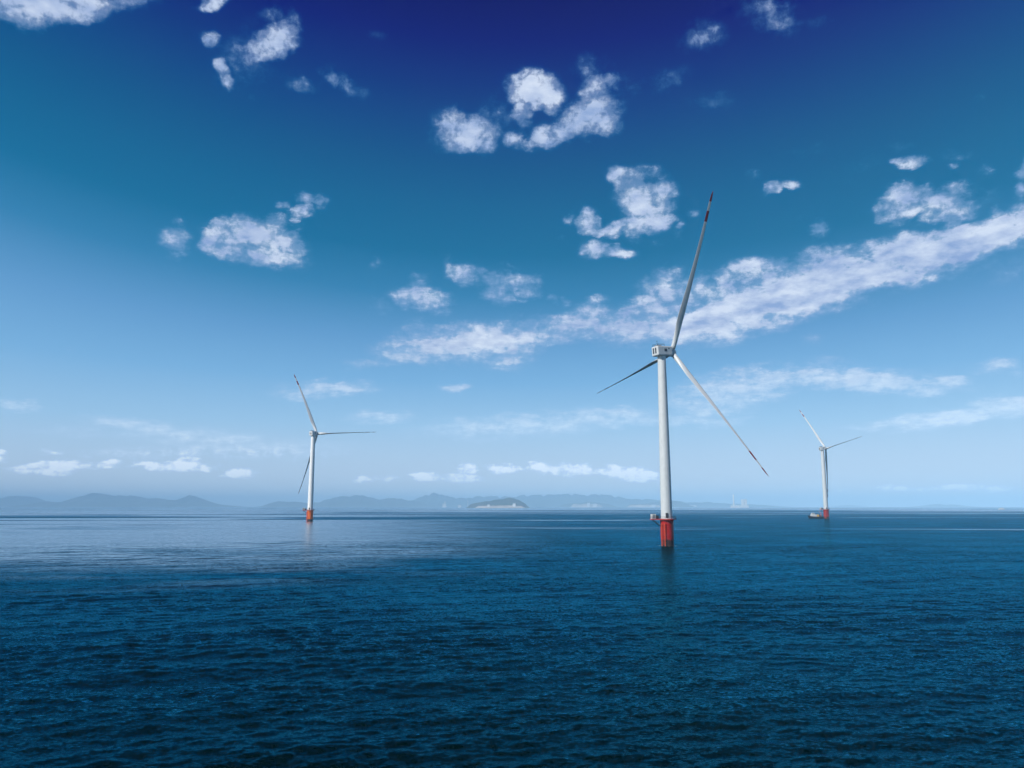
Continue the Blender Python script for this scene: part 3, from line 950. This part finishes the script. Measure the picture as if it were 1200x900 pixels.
    bx(bm, (0, back + 2.2 * nac, nh * .5 + .35 * nac), (2.6 * nac, 2.4 * nac, .75 * nac), None, .2 * nac)
    bmesh.ops.transform(bm, matrix=Matrix.Translation(N0) @ NM, verts=bm.verts)
    link('roof_cooler', bm, M_GREY, nacelle)
    bm = bmesh.new()
    tube(bm, (1.1 * nac, back + .9, nh * .48), (1.1 * nac, back + .9, nh * .5 + 2.6 * nac), .06 * nac, seg=6)
    tube(bm, (.6 * nac, back + .9, nh * .5 + 2.3 * nac), (1.6 * nac, back + .9, nh * .5 + 2.3 * nac), .05 * nac, seg=6)
    bmesh.ops.transform(bm, matrix=Matrix.Translation(N0) @ NM, verts=bm.verts)
    link('wind_sensor', bm, M_DARK, nacelle)
    # hub with spinner
    hs = .8 * nac + .2
    bm = bmesh.new()
    lathe(bm, [(1.45 * hs, -1.75 * hs), (1.85 * hs, -1.3 * hs), (2.05 * hs, -.2 * hs), (1.95 * hs, .7 * hs), (1.5 * hs, 1.6 * hs), (.85 * hs, 2.2 * hs), (.2 * hs, 2.45 * hs)], 32,
          Matrix.Translation(hub) @ Matrix((sidev, up, -ax)).transposed().to_4x4() @ Matrix.Rotation(math.pi, 4, 'X'))
    hubo = link('rotor_hub', bm, M_WHITE, root, True)
    w = sidev.cross(ax)
    if w.z < 0:
        w = -w
    for q in range(3):
        a = alpha + q * 2 * math.pi / 3
        rad = math.sin(a) * sidev + math.cos(a) * w
        o = link('blade', blade_bm(Rr, rad, ax, c1, c2, chord_k, feather), M_BLADE, root, True, hub)
    return root


wind_turbine('biggest and nearest white wind turbine with a red pile, right of centre', (782.3, 639.6), 91.8, R(62.3), R(22.6), 77.9, .138, -.042, R(3.5), 6.2, 1.0,
             2.65, 1.95, 11.9, 3.02, (-1, -.12, 0), M_RED)
wind_turbine('white wind turbine on a red pile coloured orange as if strongly lit, standing alone at the left', (363, 611), 107.7, R(30.6), R(-28.3), 89.4, .172, -.078, R(7.7), 6.0, 1.2,
             3.3, 2.55, 13.2, 3.75, (-1, -.1, 0), M_RED_LIT, 1.2, R(108), nac=1.1, M_WHITE=M_WHITE_BRIGHT)
wind_turbine('small distant white wind turbine with a red pile beside the work boat', (968.7, 607.7), 105.3, R(77.3), R(-37.5), 83.2, .108, -.044, R(11.5), 6.0, 1.2,
             3.3, 2.4, 13.2, 3.9, (-1, -.1, 0), M_RED, 1.0, nac=1.05)


# ------------------------------------------------------------------ boats
def hull_bm(L, B, D, sheer=.5, bow=.28):
    """lofted hull, bow towards -X, keel below the water"""
    bm = bmesh.new()
    rings = []
    n = 22
    for i in range(n):
        u = i / (n - 1)
        x = -L / 2 + L * u
        w = B / 2 * (min(1, (u / bow)) ** .6 if u < bow else 1 - .12 * max(0, (u - .8) / .2))
        top = D + sheer * max(0, 1 - u / .4) ** 2
        pts = [(-w, top), (-w * .97, D * .35), (-w * .75, -.6), (0, -1.0), (w * .75, -.6), (w * .97, D * .35), (w, top)]
        fl = .06 * L * max(0, 1 - u / .25)
        rings.append([bm.verts.new((x - fl * max(0, z) / (D + sheer), y, z)) for y, z in pts])
    for i in range(n - 1):
        for k in range(6):
            bm.faces.new((rings[i][k], rings[i + 1][k], rings[i + 1][k + 1], rings[i][k + 1]))
        bm.faces.new((rings[i][0], rings[i][6], rings[i + 1][6], rings[i + 1][0]))
    bm.faces.new(rings[-1])
    bm.faces.new(rings[0][::-1])
    return bm


bp = px_ground(957.2, 607.4)
boat = tag(empty('work_boat', bp), 'dark hulled work boat with pale wheelhouse moored beside the distant red pile turbine', 'boat')
link('hull', hull_bm(25, 6.6, 2.7, 1.8), M_HULL, boat)
bm = bmesh.new(); bx(bm, (-4.6, 0, 4.2), (8.5, 4.8, 3.2), None, .15); wh = link('deckhouse', bm, M_CAB, boat)
bm = bmesh.new(); bx(bm, (-5.6, 0, 6.9), (4.6, 4.0, 2.4), None, .15); link('wheelhouse', bm, M_CAB, boat)
bm = bmesh.new()
for q in range(5):
    bx(bm, (-7.3 + q * .85, -2.03, 7.2), (.6, .1, .9))
link('window', bm, M_GLASS, wh)
bm = bmesh.new(); tube(bm, (-5.2, 0, 7.3), (-5.2, 0, 11.5), .16, .08); tube(bm, (-6.2, 0, 10), (-4.2, 0, 10), .07); link('mast', bm, M_GREY, boat)
bm = bmesh.new(); bx(bm, (1.3, 0, 4.1), (2.9, 3.8, 3.2), None, .1); link('deck_container', bm, M_YEL, boat)
bm = bmesh.new(); bx(bm, (4.6, .3, 3.9), (2.8, 3.6, 2.8), None, .1); link('winch_house', bm, M_RUST, boat)
bm = bmesh.new(); tube(bm, (6.8, 0, 2.2), (6.8, 0, 8.4), .4, .34, 12); tube(bm, (6.8, 0, 8.2), (3.2, -.3, 10.6), .3, .18, 10); link('deck_crane', bm, M_PINK, boat)

bp = px_ground(1173.5, 597.2)
fer = tag(empty('ferry', (bp.x, bp.y, 0)), 'tiny white ferry on the horizon at the right', 'boat')
link('hull', hull_bm(36, 9, 3.2, 1.6), M_CAB, fer)
bm = bmesh.new(); bx(bm, (2, 0, 5.2), (24, 7.4, 4.0), None, .3); link('cabin', bm, M_CAB, fer)
bm = bmesh.new(); bx(bm, (-4, 0, 8.6), (8, 6, 2.6), None, .3); link('bridge', bm, M_CAB, fer)
bm = bmesh.new(); tube(bm, (5, 0, 7), (5.6, 0, 12), 1.1, .9, 14); link('funnel', bm, M_PINK, fer)

# ------------------------------------------------------------------ the air
bm = bmesh.new()
bx(bm, (0, 0, 192.0), (64600, 64600, 386.0))
m = bpy.data.materials.new('sea_haze')
m.use_nodes = True
g = NT(m.node_tree)
out = g.n('ShaderNodeOutputMaterial')
pv = g.n('ShaderNodeVolumePrincipled')
pv.inputs['Color'].default_value = (0.44, 0.74, 1.0, 1)
pv.inputs['Density'].default_value = 9.0e-5
pv.inputs['Anisotropy'].default_value = -0.3
g.t.links.new(pv.outputs[0], out.inputs['Volume'])
haze = link('haze', bm, m)
haze['kind'] = 'stuff'
